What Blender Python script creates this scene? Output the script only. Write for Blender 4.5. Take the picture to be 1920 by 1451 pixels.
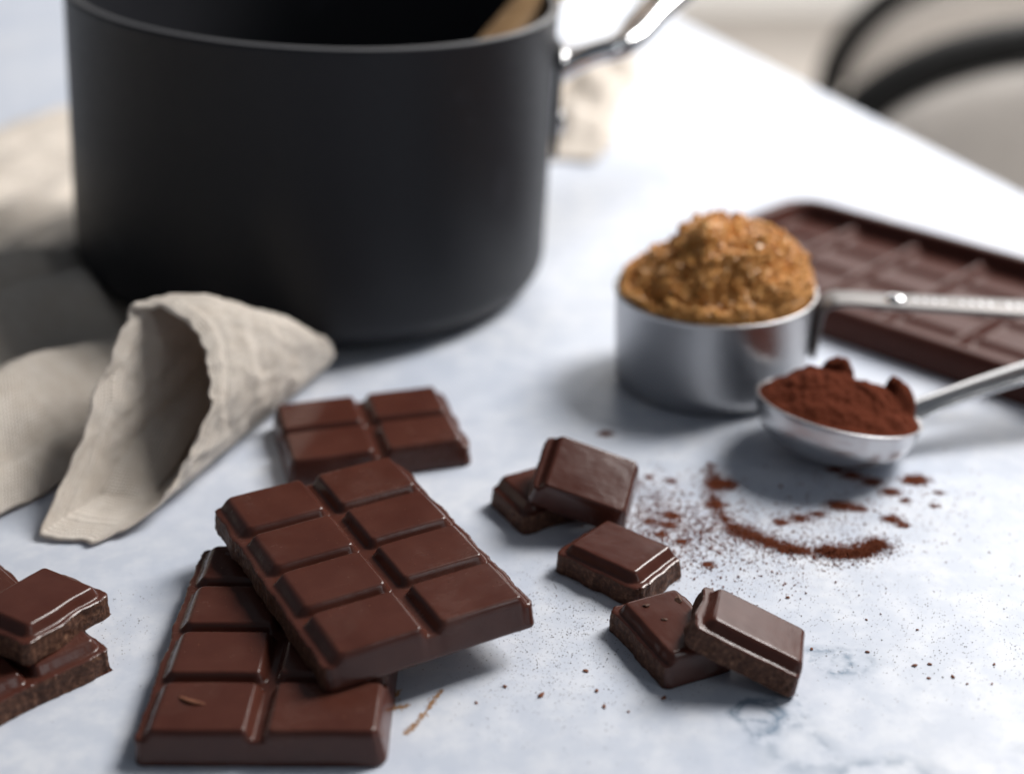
import bpy, bmesh, math, random
import numpy as np
from mathutils import Vector, Matrix, noise
R = math.radians
scene = bpy.context.scene
for o in list(bpy.data.objects):
    bpy.data.objects.remove(o)

# ------------------------------------------------------------------ camera
cam = bpy.data.objects.new('camera', bpy.data.cameras.new('camera'))
scene.collection.objects.link(cam)
cam.location = (0, 0, 0.20)
cam.rotation_euler = (R(90 - 26.4), 0, 0)
cam.data.lens = 50.6
cam.data.sensor_width = 36
cam.data.clip_start = 0.01
cam.data.clip_end = 60
cam.data.dof.use_dof = True
cam.data.dof.focus_distance = 0.335
cam.data.dof.aperture_fstop = 5.4
cam.data.dof.aperture_blades = 0
scene.camera = cam

# ------------------------------------------------------------------ world, window light and an added room fill
world = bpy.data.worlds.new('World')
scene.world = world
world.use_nodes = True
bg = world.node_tree.nodes['Background']
bg.inputs['Color'].default_value = (0.80, 0.88, 1.0, 1)
bg.inputs['Strength'].default_value = 0.085

def window_light(name, loc, target, sx, sy, power, col):
    d = bpy.data.lights.new(name, 'AREA')
    d.shape = 'RECTANGLE'
    d.size, d.size_y, d.energy, d.color = sx, sy, power, col
    o = bpy.data.objects.new(name, d)
    scene.collection.objects.link(o)
    o.location = loc
    o.rotation_euler = (Vector(target) - Vector(loc)).to_track_quat('-Z', 'Y').to_euler()
    return o
window_light('window_light', (0.74, 0.84, 0.92), (0.0, 0.35, 0), 0.44, 0.58, 18.0, (1.0, 0.97, 0.94))
window_light('back_window_light', (0.52, 2.15, 0.62), (0.08, 0.65, 0), 1.75, 0.75, 6.4, (1.0, 0.985, 0.97))
window_light('side_window_light', (0.85, -0.30, 0.50), (0.0, 0.4, 0.03), 0.12, 0.6, 0.6, (0.92, 0.96, 1.0))
o = window_light('room_fill_light', (1.35, 2.6, 1.5), (0.65, 2.7, -0.75), 0.9, 0.9, 85.0, (1.0, 0.97, 0.94))  # added fill lamp brightening the chairs and floor; no window stands here
o.data.spread = R(112)

vs = scene.view_settings
vs.view_transform = 'Standard'
vs.look = 'None'
vs.exposure = 0.36
vs.gamma = 1
vs.use_curve_mapping = False

# ------------------------------------------------------------------ helpers
def link(o):
    scene.collection.objects.link(o)
    return o

def tag(o, label, cat, group=None):
    o['label'] = label
    o['category'] = cat
    if group:
        o['group'] = group
    return o

def empty(name, loc=(0, 0, 0), rot=(0, 0, 0)):
    o = link(bpy.data.objects.new(name, None))
    o.empty_display_size = 0.01
    o.location = loc
    o.rotation_euler = rot
    return o

def mesh_obj(name, verts, faces, mats, parent=None, smooth=True, midx=None):
    me = bpy.data.meshes.new(name)
    me.from_pydata([tuple(v) for v in verts], [], [tuple(f) for f in faces])
    for m in (mats if isinstance(mats, (list, tuple)) else [mats]):
        me.materials.append(m)
    if smooth:
        me.polygons.foreach_set('use_smooth', [True] * len(me.polygons))
    if midx is not None:
        me.polygons.foreach_set('material_index', midx)
    me.update()
    o = link(bpy.data.objects.new(name, me))
    if parent is not None:
        o.parent = parent
    return o

def nz(x, y, z=0.0):
    return noise.noise(Vector((x, y, z)))

def fbm(x, y, z=0.0, o=4):
    return noise.fractal(Vector((x, y, z)), 0.8, 2.0, o)

def lathe(profile, n=96, close=False):
    V, F = [], []
    m = len(profile)
    for i in range(n):
        a = 2 * math.pi * i / n
        c, s = math.cos(a), math.sin(a)
        for r, z in profile:
            V.append((r * c, r * s, z))
    for i in range(n):
        j = (i + 1) % n
        for k in range(m - 1):
            F.append((i * m + k, j * m + k, j * m + k + 1, i * m + k + 1))
        if close:
            F.append((i * m + m - 1, j * m + m - 1, j * m, i * m))
    return V, F

def tube(path, radius, n=14, flat=1.0, caps=True, up=(0, 0, 1)):
    """swept tube along a list of points; radius a number or a list of (half width, half height)"""
    P = [Vector(p) for p in path]
    V, F = [], []
    for i, p in enumerate(P):
        t = (P[min(i + 1, len(P) - 1)] - P[max(i - 1, 0)]).normalized()
        side = t.cross(Vector(up))
        if side.length < 1e-4:
            side = t.cross(Vector((0, 1, 0)))
        side.normalize()
        nn = side.cross(t).normalized()
        r = radius[i] if isinstance(radius, (list, tuple)) else radius
        a, b = r if isinstance(r, (list, tuple)) else (r, r * flat)
        for k in range(n):
            th = 2 * math.pi * k / n
            c, s = math.cos(th), math.sin(th)
            e = 0.75
            V.append(p + side * (a * math.copysign(abs(c) ** e, c)) + nn * (b * math.copysign(abs(s) ** e, s)))
    for i in range(len(P) - 1):
        for k in range(n):
            q = (k + 1) % n
            F.append((i * n + k, i * n + q, (i + 1) * n + q, (i + 1) * n + k))
    if caps:
        F.append(tuple(range(n - 1, -1, -1)))
        F.append(tuple((len(P) - 1) * n + k for k in range(n)))
    return V, F

def spline(pts, per=8):
    """Catmull-Rom through points"""
    P = [np.array(p, float) for p in pts]
    out = []
    for i in range(len(P) - 1):
        p0 = P[i - 1] if i else 2 * P[0] - P[1]
        p1, p2 = P[i], P[i + 1]
        p3 = P[i + 2] if i + 2 < len(P) else 2 * P[-1] - P[-2]
        for k in range(per):
            t = k / per
            out.append(0.5 * ((2 * p1) + (-p0 + p2) * t + (2 * p0 - 5 * p1 + 4 * p2 - p3) * t * t + (-p0 + 3 * p1 - 3 * p2 + p3) * t ** 3))
    out.append(P[-1])
    return out

def sstep(a, b, x):
    t = min(1, max(0, (x - a) / (b - a)))
    return t * t * (3 - 2 * t)

def box_vf(x0, x1, y0, y1, z0, z1):
    V = [(x0, y0, z0), (x1, y0, z0), (x1, y1, z0), (x0, y1, z0), (x0, y0, z1), (x1, y0, z1), (x1, y1, z1), (x0, y1, z1)]
    F = [(0, 3, 2, 1), (4, 5, 6, 7), (0, 1, 5, 4), (1, 2, 6, 5), (2, 3, 7, 6), (3, 0, 4, 7)]
    return V, F

# ------------------------------------------------------------------ materials
class NT:
    def __init__(self, name):
        self.m = bpy.data.materials.new(name)
        self.m.use_nodes = True
        self.t = self.m.node_tree
        self.b = self.t.nodes['Principled BSDF']
        self._co = None
    def n(self, kind, **kw):
        d = self.t.nodes.new(kind)
        for k, v in kw.items():
            if hasattr(d, k) and k not in d.inputs:
                setattr(d, k, v)
            else:
                d.inputs[k].default_value = v
        return d
    def l(self, a, b):
        self.t.links.new(a, b)
    def co(self):
        if self._co is None:
            self._co = self.n('ShaderNodeTexCoord').outputs['Object']
        return self._co
    def noise(self, scale, detail=4, rough=0.55, dist=0, co=None):
        d = self.n('ShaderNodeTexNoise', Scale=scale, Detail=detail, Roughness=rough, Distortion=dist)
        self.l(co or self.co(), d.inputs['Vector'])
        return d.outputs['Fac']
    def ramp(self, fac, stops):
        d = self.n('ShaderNodeValToRGB')
        el = d.color_ramp.elements
        while len(el) < len(stops):
            el.new(0.5)
        for e, (p, c) in zip(el, stops):
            e.position = p
            e.color = (*c, 1) if len(c) == 3 else c
        self.l(fac, d.inputs['Fac'])
        return d.outputs['Color']
    def math(self, op, a, b=None, c=None):
        d = self.n('ShaderNodeMath')
        d.operation = op
        for i, v in enumerate((a, b, c)):
            if v is None:
                continue
            if isinstance(v, (int, float)):
                d.inputs[i].default_value = v
            else:
                self.l(v, d.inputs[i])
        return d.outputs[0]
    def mix(self, fac, a, b, blend='MIX'):
        d = self.n('ShaderNodeMix')
        d.data_type = 'RGBA'
        d.blend_type = blend
        for v, i in ((fac, 0), (a, 6), (b, 7)):
            if isinstance(v, (int, float)):
                d.inputs[i].default_value = v
            elif isinstance(v, tuple):
                d.inputs[i].default_value = (*v, 1)
            else:
                self.l(v, d.inputs[i])
        return d.outputs[2]
    def bump(self, height, strength, dist, prev=None):
        d = self.n('ShaderNodeBump', Strength=strength, Distance=dist)
        self.l(height, d.inputs['Height'])
        if prev is not None:
            self.l(prev, d.inputs['Normal'])
        return d.outputs['Normal']
    def set(self, **kw):
        for k, v in kw.items():
            k = k.replace('_', ' ')
            s = self.b.inputs[k]
            if isinstance(v, tuple):
                s.default_value = (*v, 1) if len(v) == 3 and s.type == 'RGBA' else v
            elif isinstance(v, (int, float)):
                s.default_value = v
            else:
                self.l(v, s)
        return self.m

def g3(v):
    return (v, v, v)

def mat_chocolate():
    t = NT('chocolate')
    streak = t.n('ShaderNodeMapping')
    t.l(t.co(), streak.inputs['Vector'])
    streak.inputs['Scale'].default_value = (60, 900, 200)
    s = t.noise(1.0, 3, 0.6, co=streak.outputs[0])
    big = t.noise(90, 3, 0.6)
    col = t.ramp(big, [(0.3, (0.066, 0.0205, 0.0140)), (0.7, (0.086, 0.0285, 0.0195))])
    fleck = t.ramp(t.noise(1400, 2, 0.5), [(0.70, g3(0)), (0.78, g3(1))])
    dust = t.ramp(t.noise(70, 3, 0.6), [(0.45, g3(0)), (0.75, g3(1))])
    f = t.math('MULTIPLY', fleck, dust)
    col = t.mix(t.math('MULTIPLY', f, 0.5), col, (0.20, 0.10, 0.06))
    bloom = t.ramp(t.noise(38, 5, 0.7, 0.4), [(0.52, g3(0)), (0.74, g3(1))])
    col = t.mix(t.math('MULTIPLY', bloom, 0.22), col, (0.145, 0.080, 0.062))
    scr = t.n('ShaderNodeMapping')
    t.l(t.co(), scr.inputs['Vector'])
    scr.inputs['Rotation'].default_value = (0, 0, R(24))
    scr.inputs['Scale'].default_value = (45, 2600, 300)
    sc2 = t.ramp(t.noise(1.0, 2, 0.5, co=scr.outputs[0]), [(0.66, g3(0)), (0.72, g3(1))])
    col = t.mix(t.math('MULTIPLY', t.math('MULTIPLY', sc2, dust), 0.35), col, (0.17, 0.085, 0.06))
    rough = t.math('ADD', t.math('MULTIPLY', bloom, 0.12), t.math('ADD', t.math('MULTIPLY', s, 0.10), t.math('MULTIPLY_ADD', big, 0.16, 0.09)))
    n1 = t.bump(s, 0.05, 0.0004)
    n2 = t.bump(t.noise(260, 3, 0.5), 0.10, 0.0006, n1)
    return t.set(Base_Color=col, Roughness=rough, Normal=n2, Specular_IOR_Level=0.40, Subsurface_Weight=0.06,
                 Subsurface_Radius=(0.004, 0.0015, 0.0008), Subsurface_Scale=0.3)

def mat_chocolate_broken():
    t = NT('broken chocolate')
    a = t.noise(900, 6, 0.65)
    v = t.n('ShaderNodeTexVoronoi', Scale=650)
    t.l(t.co(), v.inputs['Vector'])
    col = t.ramp(a, [(0.32, (0.040, 0.015, 0.009)), (0.55, (0.105, 0.045, 0.026)), (0.72, (0.24, 0.125, 0.075))])
    h = t.math('ADD', t.math('MULTIPLY', v.outputs['Distance'], 0.7), a)
    n = t.bump(h, 0.6, 0.0006)
    return t.set(Base_Color=col, Roughness=0.62, Normal=n, Specular_IOR_Level=0.3)

def mat_marble():
    t = NT('pale marble')
    co = t.co()
    def add(v, s):
        d = t.n('ShaderNodeVectorMath')
        d.operation = 'ADD'
        t.l(v, d.inputs[0]); t.l(s, d.inputs[1])
        return d.outputs[0]
    w = t.n('ShaderNodeTexNoise', Scale=95.0, Detail=3.0, Roughness=0.55)
    t.l(co, w.inputs['Vector'])
    wv = t.n('ShaderNodeVectorMath'); wv.operation = 'MULTIPLY_ADD'
    t.l(w.outputs['Color'], wv.inputs[0])
    wv.inputs[1].default_value = (0.009, 0.009, 0)
    wv.inputs[2].default_value = (-0.0045, -0.0045, 0)
    wco = add(co, wv.outputs[0])
    cloud = t.noise(14, 5, 0.6)
    fine = t.noise(110, 5, 0.65)
    col = t.ramp(cloud, [(0.30, (0.57, 0.62, 0.72)), (0.50, (0.67, 0.705, 0.775)), (0.70, (0.76, 0.78, 0.82))])
    col = t.mix(t.math('MULTIPLY', t.ramp(fine, [(0.42, g3(1)), (0.62, g3(0))]), 0.52), col, (0.49, 0.545, 0.65))
    mott = t.ramp(t.noise(34, 6, 0.7, 0.5), [(0.50, g3(0)), (0.66, g3(1))])
    col = t.mix(t.math('MULTIPLY', mott, 0.30), col, (0.50, 0.54, 0.62))
    # broad soft grey-blue clouds
    cl2 = t.ramp(t.noise(6.5, 4, 0.55, 0.6), [(0.56, g3(0)), (0.72, g3(1))])
    col = t.mix(t.math('MULTIPLY', cl2, 0.28), col, (0.48, 0.55, 0.66))
    # thin wandering veins
    vn = t.noise(7.0, 6, 0.62, 0.9, co=wco)
    vein = t.math('ABSOLUTE', t.math('SUBTRACT', vn, 0.5))
    vm = t.ramp(vein, [(0.0, g3(1)), (0.05, g3(0))])
    gate = t.ramp(t.noise(4.2, 2, 0.5), [(0.50, g3(0)), (0.66, g3(1))])
    col = t.mix(t.math('MULTIPLY', t.math('MULTIPLY', vm, gate), 0.22), col, (0.26, 0.33, 0.43))
    # fossil-like ring marks in the stone
    wv2 = t.n('ShaderNodeVectorMath'); wv2.operation = 'MULTIPLY_ADD'
    t.l(w.outputs['Color'], wv2.inputs[0])
    wv2.inputs[1].default_value = (0.0075, 0.0075, 0)
    wv2.inputs[2].default_value = (-0.00375, -0.00375, 0)
    rco = add(co, wv2.outputs[0])
    brk = t.ramp(t.noise(170, 4, 0.6), [(0.40, g3(0.05)), (0.54, g3(1))])
    for cx, cy, sx, sy, wd, st in ((0.0718, 0.2642, 0.0048, 0.0046, 0.30, 0.85), (0.0765, 0.2630, 0.0050, 0.0040, 0.40, 0.45), (0.0530, 0.2465, 0.0050, 0.0040, 0.26, 0.80),
                                   (0.0525, 0.2435, 0.0034, 0.0060, 0.24, 0.80), (0.0590, 0.2350, 0.0060, 0.0070, 0.45, 0.45), (0.0600, 0.2480, 0.0030, 0.0030, 0.5, 0.6),
                                   (0.0760, 0.2255, 0.0085, 0.0040, 0.55, 0.60), (0.1130, 0.2330, 0.0070, 0.0045, 0.55, 0.30), (0.0925, 0.5350, 0.0250, 0.0120, 0.5, 0.35),
                                   (-0.2100, 0.2150, 0.0200, 0.0080, 0.5, 0.3), (0.2050, 0.3050, 0.0180, 0.0100, 0.4, 0.4), (-0.0150, 0.1750, 0.0140, 0.0080, 0.4, 0.4)):
        mp = t.n('ShaderNodeMapping', vector_type='POINT')
        mp.inputs['Location'].default_value = (-cx / sx, -cy / sy, 0)
        mp.inputs['Scale'].default_value = (1 / sx, 1 / sy, 0.0)
        t.l(rco, mp.inputs['Vector'])
        ln = t.n('ShaderNodeVectorMath'); ln.operation = 'LENGTH'
        t.l(mp.outputs[0], ln.inputs[0])
        d = t.math('ABSOLUTE', t.math('SUBTRACT', ln.outputs['Value'], 1.0))
        ring = t.ramp(d, [(0.0, g3(1)), (wd * 0.5, g3(0.5)), (min(0.98, wd * 1.7), g3(0.0))])
        col = t.mix(t.math('MULTIPLY', t.math('MULTIPLY', ring, brk), st), col, (0.13, 0.20, 0.29))
    rough = t.math('MULTIPLY_ADD', fine, 0.18, 0.30)
    n = t.bump(t.noise(420, 4, 0.6), 0.06, 0.0004)
    return t.set(Base_Color=col, Roughness=rough, Normal=n, Specular_IOR_Level=0.45)

def mat_linen():
    t = NT('natural linen')
    def wave(rot, scale):
        mp = t.n('ShaderNodeMapping')
        mp.inputs['Rotation'].default_value = rot
        t.l(t.n('ShaderNodeTexCoord').outputs['UV'], mp.inputs['Vector'])
        w = t.n('ShaderNodeTexWave', Scale=scale, Distortion=1.2, Detail=2.0)
        w.inputs['Detail Scale'].default_value = 3.0
        t.l(mp.outputs[0], w.inputs['Vector'])
        return w.outputs['Fac']
    a, b = wave((0, 0, 0), 300), wave((0, 0, R(90)), 300)
    weave = t.math('MULTIPLY', a, b)
    slub = t.noise(160, 4, 0.7)
    col = t.ramp(slub, [(0.3, (0.74, 0.655, 0.56)), (0.7, (0.88, 0.81, 0.725))])
    col = t.mix(t.math('MULTIPLY', weave, 0.35), col, (0.88, 0.84, 0.78))
    n = t.bump(weave, 0.7, 0.0006)
    n = t.bump(slub, 0.35, 0.0008, n)
    m = t.set(Base_Color=col, Roughness=0.9, Normal=n, Specular_IOR_Level=0.15, Sheen_Weight=0.12)
    tr = t.n('ShaderNodeBsdfTranslucent')
    tr.inputs['Color'].default_value = (0.58, 0.36, 0.20, 1)
    mx = t.n('ShaderNodeMixShader')
    mx.inputs[0].default_value = 0.17
    out = t.t.nodes['Material Output']
    t.l(t.b.outputs[0], mx.inputs[1]); t.l(tr.outputs[0], mx.inputs[2]); t.l(mx.outputs[0], out.inputs['Surface'])
    return m

def mat_pan():
    t = NT('dark anodised metal')
    n1 = t.noise(300, 4, 0.6)
    spot = t.ramp(t.noise(55, 2, 0.4), [(0.70, g3(0)), (0.76, g3(1))])
    col = t.mix(t.math('MULTIPLY', spot, 0.25), (0.0100, 0.0108, 0.0145), (0.04, 0.04, 0.05))
    rough = t.math('MULTIPLY_ADD', n1, 0.16, 0.42)
    return t.set(Base_Color=col, Roughness=rough, Specular_IOR_Level=0.34, Normal=t.bump(n1, 0.06, 0.0003))

def mat_steel(name, rough=0.2, col=(0.62, 0.62, 0.63), aniso=0):
    t = NT(name)
    mp = t.n('ShaderNodeMapping')
    mp.inputs['Scale'].default_value = (300, 300, 2500)
    t.l(t.co(), mp.inputs['Vector'])
    s = t.noise(1.0, 3, 0.6, co=mp.outputs[0])
    if aniso:
        tg = t.n('ShaderNodeTangent', direction_type='RADIAL', axis='Z')
        t.l(tg.outputs[0], t.b.inputs['Tangent'])
        t.b.inputs['Anisotropic'].default_value = aniso
    return t.set(Base_Color=col, Metallic=1.0, Roughness=t.math('MULTIPLY_ADD', s, 0.12, rough), Normal=t.bump(s, 0.03, 0.0002))

def mat_grainy(name, stops, scale, bump, rough=0.9, dist=0.001, spec=0.2):
    t = NT(name)
    a = t.noise(scale, 6, 0.7)
    col = t.ramp(a, stops)
    return t.set(Base_Color=col, Roughness=rough, Specular_IOR_Level=spec, Normal=t.bump(a, bump, dist))

def mat_wood():
    t = NT('beech wood')
    mp = t.n('ShaderNodeMapping')
    mp.inputs['Scale'].default_value = (18, 400, 400)
    t.l(t.co(), mp.inputs['Vector'])
    s = t.noise(1.0, 4, 0.6, co=mp.outputs[0])
    return t.set(Base_Color=t.ramp(s, [(0.3, (0.33, 0.19, 0.085)), (0.7, (0.50, 0.31, 0.15))]), Roughness=0.55)

def mat_plain(name, col, rough, spec=0.5, nscale=60, var=0.12, metallic=0.0):
    t = NT(name)
    a = t.noise(nscale, 4, 0.6)
    c2 = tuple(min(1, c * (1 - var)) for c in col)
    return t.set(Base_Color=t.ramp(a, [(0.3, c2), (0.7, col)]), Roughness=rough, Specular_IOR_Level=spec, Metallic=metallic)

M_choc = mat_chocolate()
M_broken = mat_chocolate_broken()
M_marble = mat_marble()
M_linen = mat_linen()
M_pan = mat_pan()
M_steel = mat_steel('brushed steel', 0.26, (0.56, 0.56, 0.57))
M_cup = mat_steel('circular brushed steel', 0.26, (0.50, 0.50, 0.51), 0.85)
M_strip = mat_steel('dull steel strip', 0.5, (0.26, 0.25, 0.245))
M_bright = mat_steel('polished steel', 0.10, (0.72, 0.72, 0.73))
M_sugar = mat_grainy('brown sugar', [(0.30, (0.30, 0.105, 0.020)), (0.5, (0.62, 0.27, 0.065)), (0.70, (0.88, 0.49, 0.17))], 900, 0.8, 0.7, 0.0012, 0.4)
M_grain = mat_grainy('golden sugar grains', [(0.30, (0.50, 0.22, 0.055)), (0.5, (0.74, 0.38, 0.11)), (0.70, (0.95, 0.62, 0.27))], 500, 0.2, 0.35, 0.0005, 0.5)
M_cocoa = mat_grainy('cocoa powder', [(0.3, (0.075, 0.018, 0.009)), (0.7, (0.130, 0.034, 0.017))], 1500, 0.5, 1.0, 0.0006, 0.05)
M_mould = mat_plain('brown silicone', (0.080, 0.027, 0.020), 0.42, 0.17, 200, 0.15)
M_wood = mat_wood()
M_black = mat_plain('black painted tube', (0.014, 0.014, 0.014), 0.6, 0.15)
M_cream = mat_plain('cream upholstery', (0.62, 0.58, 0.54), 0.9, 0.1, 40, 0.1)
M_floor = mat_plain('greige floor', (0.30, 0.275, 0.25), 0.7, 0.3, 8, 0.12)
M_wall = mat_plain('warm white wall', (0.70, 0.68, 0.65), 0.85, 0.2, 3, 0.05)
M_stain = mat_grainy('caramel smear', [(0.3, (0.30, 0.15, 0.07)), (0.7, (0.48, 0.29, 0.16))], 500, 0.4, 0.8)

# ------------------------------------------------------------------ the setting
ED = Vector((-0.309, 0.951, 0))          # direction of the table's right edge
EN = Vector((-0.951, -0.309, 0))         # into the table
E0 = Vector((0.1047, 0.9527, 0))
def table():
    a0, a1, b1, th, r = -1.35, 0.75, 1.25, 0.026, 0.006
    bm = bmesh.new()
    pts = [E0 + ED * a0, E0 + ED * a1, E0 + ED * a1 + EN * b1, E0 + ED * a0 + EN * b1]
    top = [bm.verts.new((p.x, p.y, 0)) for p in pts]
    bot = [bm.verts.new((p.x, p.y, -th)) for p in pts]
    bm.faces.new(top)
    bm.faces.new(bot[::-1])
    for i in range(4):
        j = (i + 1) % 4
        bm.faces.new((top[j], top[i], bot[i], bot[j]))
    bmesh.ops.recalc_face_normals(bm, faces=bm.faces)
    bmesh.ops.bevel(bm, geom=[e for e in bm.edges], offset=r, segments=4, profile=0.5, affect='EDGES')
    me = bpy.data.meshes.new('marble_table_top')
    bm.to_mesh(me)
    me.materials.append(M_marble)
    o = link(bpy.data.objects.new('marble_table_top', me))
    o['kind'] = 'structure'
    return o
table()
V, F = box_vf(-4, 5, -1.5, 4.55, -0.78, -0.75)
o = mesh_obj('floor', V, F, M_floor, smooth=False); o['kind'] = 'structure'
V, F = box_vf(-4, 5, 4.55, 4.65, -0.78, 1.9)
o = mesh_obj('wall', V, F, M_wall, smooth=False); o['kind'] = 'structure'
V, F = box_vf(-4, 5, 4.53, 4.548, -0.749, -0.63)
o2 = mesh_obj('baseboard', V, F, M_wall, o, smooth=False)

def chair(loc, rz, a, b, cz, label):
    """tub chair: a hoop-shaped black tube frame round a cream padded back, padded seat, four tube legs"""
    t = tag(empty('hoop_back_chair', loc, (0, 0, rz)), label, 'chair', 'chairs beyond the table')
    zf = 0.0
    pts = [(-a * 0.98, 0.06, 0.006), (-a, 0.03, 0.24), (-a, 0, cz - 0.05)]
    for k in range(0, 13):
        th = math.pi - math.pi * k / 12
        pts.append((a * math.cos(th), 0, cz + b * math.sin(th)))
    pts += [(a, 0, cz - 0.05), (a, 0.03, 0.24), (a * 0.98, 0.06, 0.006)]
    V, F = tube(spline(pts, 5), 0.0170, 12, up=(0, 1, 0))
    mesh_obj('hoop_frame', V, F, M_black, t)
    # padded backrest filling the hoop
    V, F, n, m = [], [], 28, 14
    for side in (-1, 1):
        for i in range(n + 1):
            for j in range(m + 1):
                u, v = -1 + 2 * i / n, j / m
                x = u * (a - 0.012)
                top = cz + (b - 0.012) * math.sqrt(max(0, 1 - u * u))
                z = 0.50 + (top - 0.50) * v
                edge = (1 - u ** 4) * (1 - abs(2 * v - 1) ** 5)
                V.append((x, side * (0.004 + 0.018 * math.sqrt(max(0, edge))), z))
    for s in range(2):
        for i in range(n):
            for j in range(m):
                q = s * (n + 1) * (m + 1) + i * (m + 1) + j
                f = (q, q + 1, q + m + 2, q + m + 1)
                F.append(f if s else f[::-1])
    mesh_obj('backrest_pad', V, F, M_cream, t)
    V, F, n = [], [], 40
    prof = [(0.0, 0.40), (0.9, 0.40), (1.0, 0.415), (1.0, 0.44), (0.93, 0.46), (0.6, 0.468), (0, 0.47)]
    for i in range(n):
        th = 2 * math.pi * i / n
        c, s = math.cos(th), math.sin(th)
        ex = 0.6
        for r, z in prof:
            V.append((0.205 * r * math.copysign(abs(c) ** ex, c), 0.22 + 0.205 * r * math.copysign(abs(s) ** ex, s), z))
    m = len(prof)
    for i in range(n):
        j = (i + 1) % n
        for k in range(m - 1):
            F.append((i * m + k, j * m + k, j * m + k + 1, i * m + k + 1))
    mesh_obj('seat', V, F, M_cream, t)
    for s in (-1, 1):
        V, F = tube([(s * 0.17, 0.40, 0.401), (s * 0.19, 0.43, 0.006)], 0.011, 10)
        mesh_obj('leg', V, F, M_black, t)
        V, F = tube([(s * a, 0.012, 0.385), (s * 0.19, 0.2, 0.388), (s * 0.17, 0.40, 0.388)], 0.010, 10)
        mesh_obj('seat_rail', V, F, M_black, t)
    return t
chair((0.455, 1.15, -0.75), R(180), 0.19, 0.105, 0.585, 'cream chair with black hoop frame close to the table edge')
chair((0.575, 1.70, -0.75), R(176), 0.195, 0.16, 0.49, 'cream chair with black hoop frame standing farther from the table edge')

# ------------------------------------------------------------------ saucepan
PAN_LOC, PAN_ROT = (-0.0731, 0.4983, 0.0056), (R(0.7), R(4.0), 0)
def saucepan():
    t = tag(empty('saucepan', PAN_LOC, PAN_ROT), 'large dark grey saucepan with steel handle, tilted on the linen napkin', 'saucepan')
    Rb, h = 0.0842, 0.099
    Rt = 0.0824
    rc = 0.0115
    prof = [(0.0, 0.0004), (0.060, 0.0)]
    for k in range(0, 9):
        a = -math.pi / 2 + (math.pi / 2) * k / 8
        prof.append((Rb - rc + rc * math.cos(a), rc + rc * math.sin(a)))
    prof += [((Rb + Rt) / 2, 0.055), (Rt, h - 0.0022), (Rt + 0.0006, h - 0.0008), (Rt + 0.0002, h - 0.0002)]
    ins = [(Rt - 0.0022, h - 0.0001), (Rt - 0.0030, h - 0.0010), (Rt - 0.0032, h - 0.004), (Rb - 0.0040, 0.018), (Rb - 0.010, 0.006), (0.05, 0.0045), (0, 0.0045)]
    V, F = lathe(prof, 160)
    mesh_obj('body', V, F, M_pan, t)
    V, F = lathe([(Rt + 0.0002, h - 0.0002), (Rt - 0.001, h + 0.0003), (Rt - 0.0022, h - 0.0001)], 160)
    mesh_obj('rim', V, F, M_lip, t)
    V, F = lathe(ins, 160)
    mesh_obj('inner_wall', V, F, M_pan, t)
    az = R(4)
    def loc(r, off, z):
        c, s = math.cos(az), math.sin(az)
        return (r * c - off * s, r * s + off * c, z)
    # riveted bracket plate hugging the wall
    V, F = [], []
    n, m = 10, 6
    for lay in (0, 1):
        for i in range(n + 1):
            for j in range(m + 1):
                a = az + (i / n - 0.5) * 0.34
                z = 0.048 + 0.036 * j / m
                r = Rb + (Rt - Rb) * (z - 0.01) / 0.088 + 0.0006 + lay * 0.0022
                V.append((r * math.cos(a), r * math.sin(a), z))
    for lay in (0, 1):
        for i in range(n):
            for j in range(m):
                q = lay * (n + 1) * (m + 1) + i * (m + 1) + j
                F.append((q, q + m + 1, q + m + 2, q + 1))
    k0 = (n + 1) * (m + 1)
    for j in range(m):
        F.append((j, j + 1, k0 + j + 1, k0 + j)); q = n * (m + 1)
        F.append((q + j, k0 + q + j, k0 + q + j + 1, q + j + 1))
    for i in range(n):
        q = i * (m + 1); F.append((q, k0 + q, k0 + q + m + 1, q + m + 1))
        q += m; F.append((q, q + m + 1, k0 + q + m + 1, k0 + q))
    br = mesh_obj('bracket', V, F, M_bright, t)
    for zz in (0.056, 0.078):
        V, F = lathe([(0.0042, 0), (0.004, 0.0012), (0.0028, 0.0024), (0.0, 0.0029)], 20)
        rv = mesh_obj('rivet', V, F, M_bright, br)
        rv.location = loc(Rb + (Rt - Rb) * (zz - 0.01) / 0.088 + 0.0026, 0.0, zz)
        rv.rotation_euler = (0, R(90), az)
    # long steel handle: neck off the bracket, then a flattened bar sweeping back and away
    d = Vector((math.cos(HAZ), math.sin(HAZ), 0))
    p0 = Vector(loc(Rt + 0.0022, 0.0, 0.075))
    pts = [p0, p0 + Vector(loc(0.010, 0, 0.006)), p0 + Vector(loc(0.020, 0, 0.010)) + d * 0.006]
    for s, z in ((0.03, 0.017), (0.06, 0.026), (0.10, 0.036), (0.15, 0.045), (0.18, 0.047)):
        pts.append(p0 + Vector(loc(0.018, 0, 0)) + d * s + Vector((0, 0, z)))
    rad = [(0.007, 0.004), (0.006, 0.004), (0.006, 0.0042), (0.007, 0.0045), (0.009, 0.005), (0.0105, 0.0055), (0.0115, 0.006), (0.008, 0.005)]
    sp = spline(pts, 6)
    rr = spline(rad, 6)
    V, F = tube(sp, [tuple(x) for x in rr], 18)
    mesh_obj('handle', V, F, M_bright, t)
    return t
HAZ = R(58)
M_lip = mat_plain('worn dark rim', (0.10, 0.10, 0.105), 0.3, 0.6)
saucepan()

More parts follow.
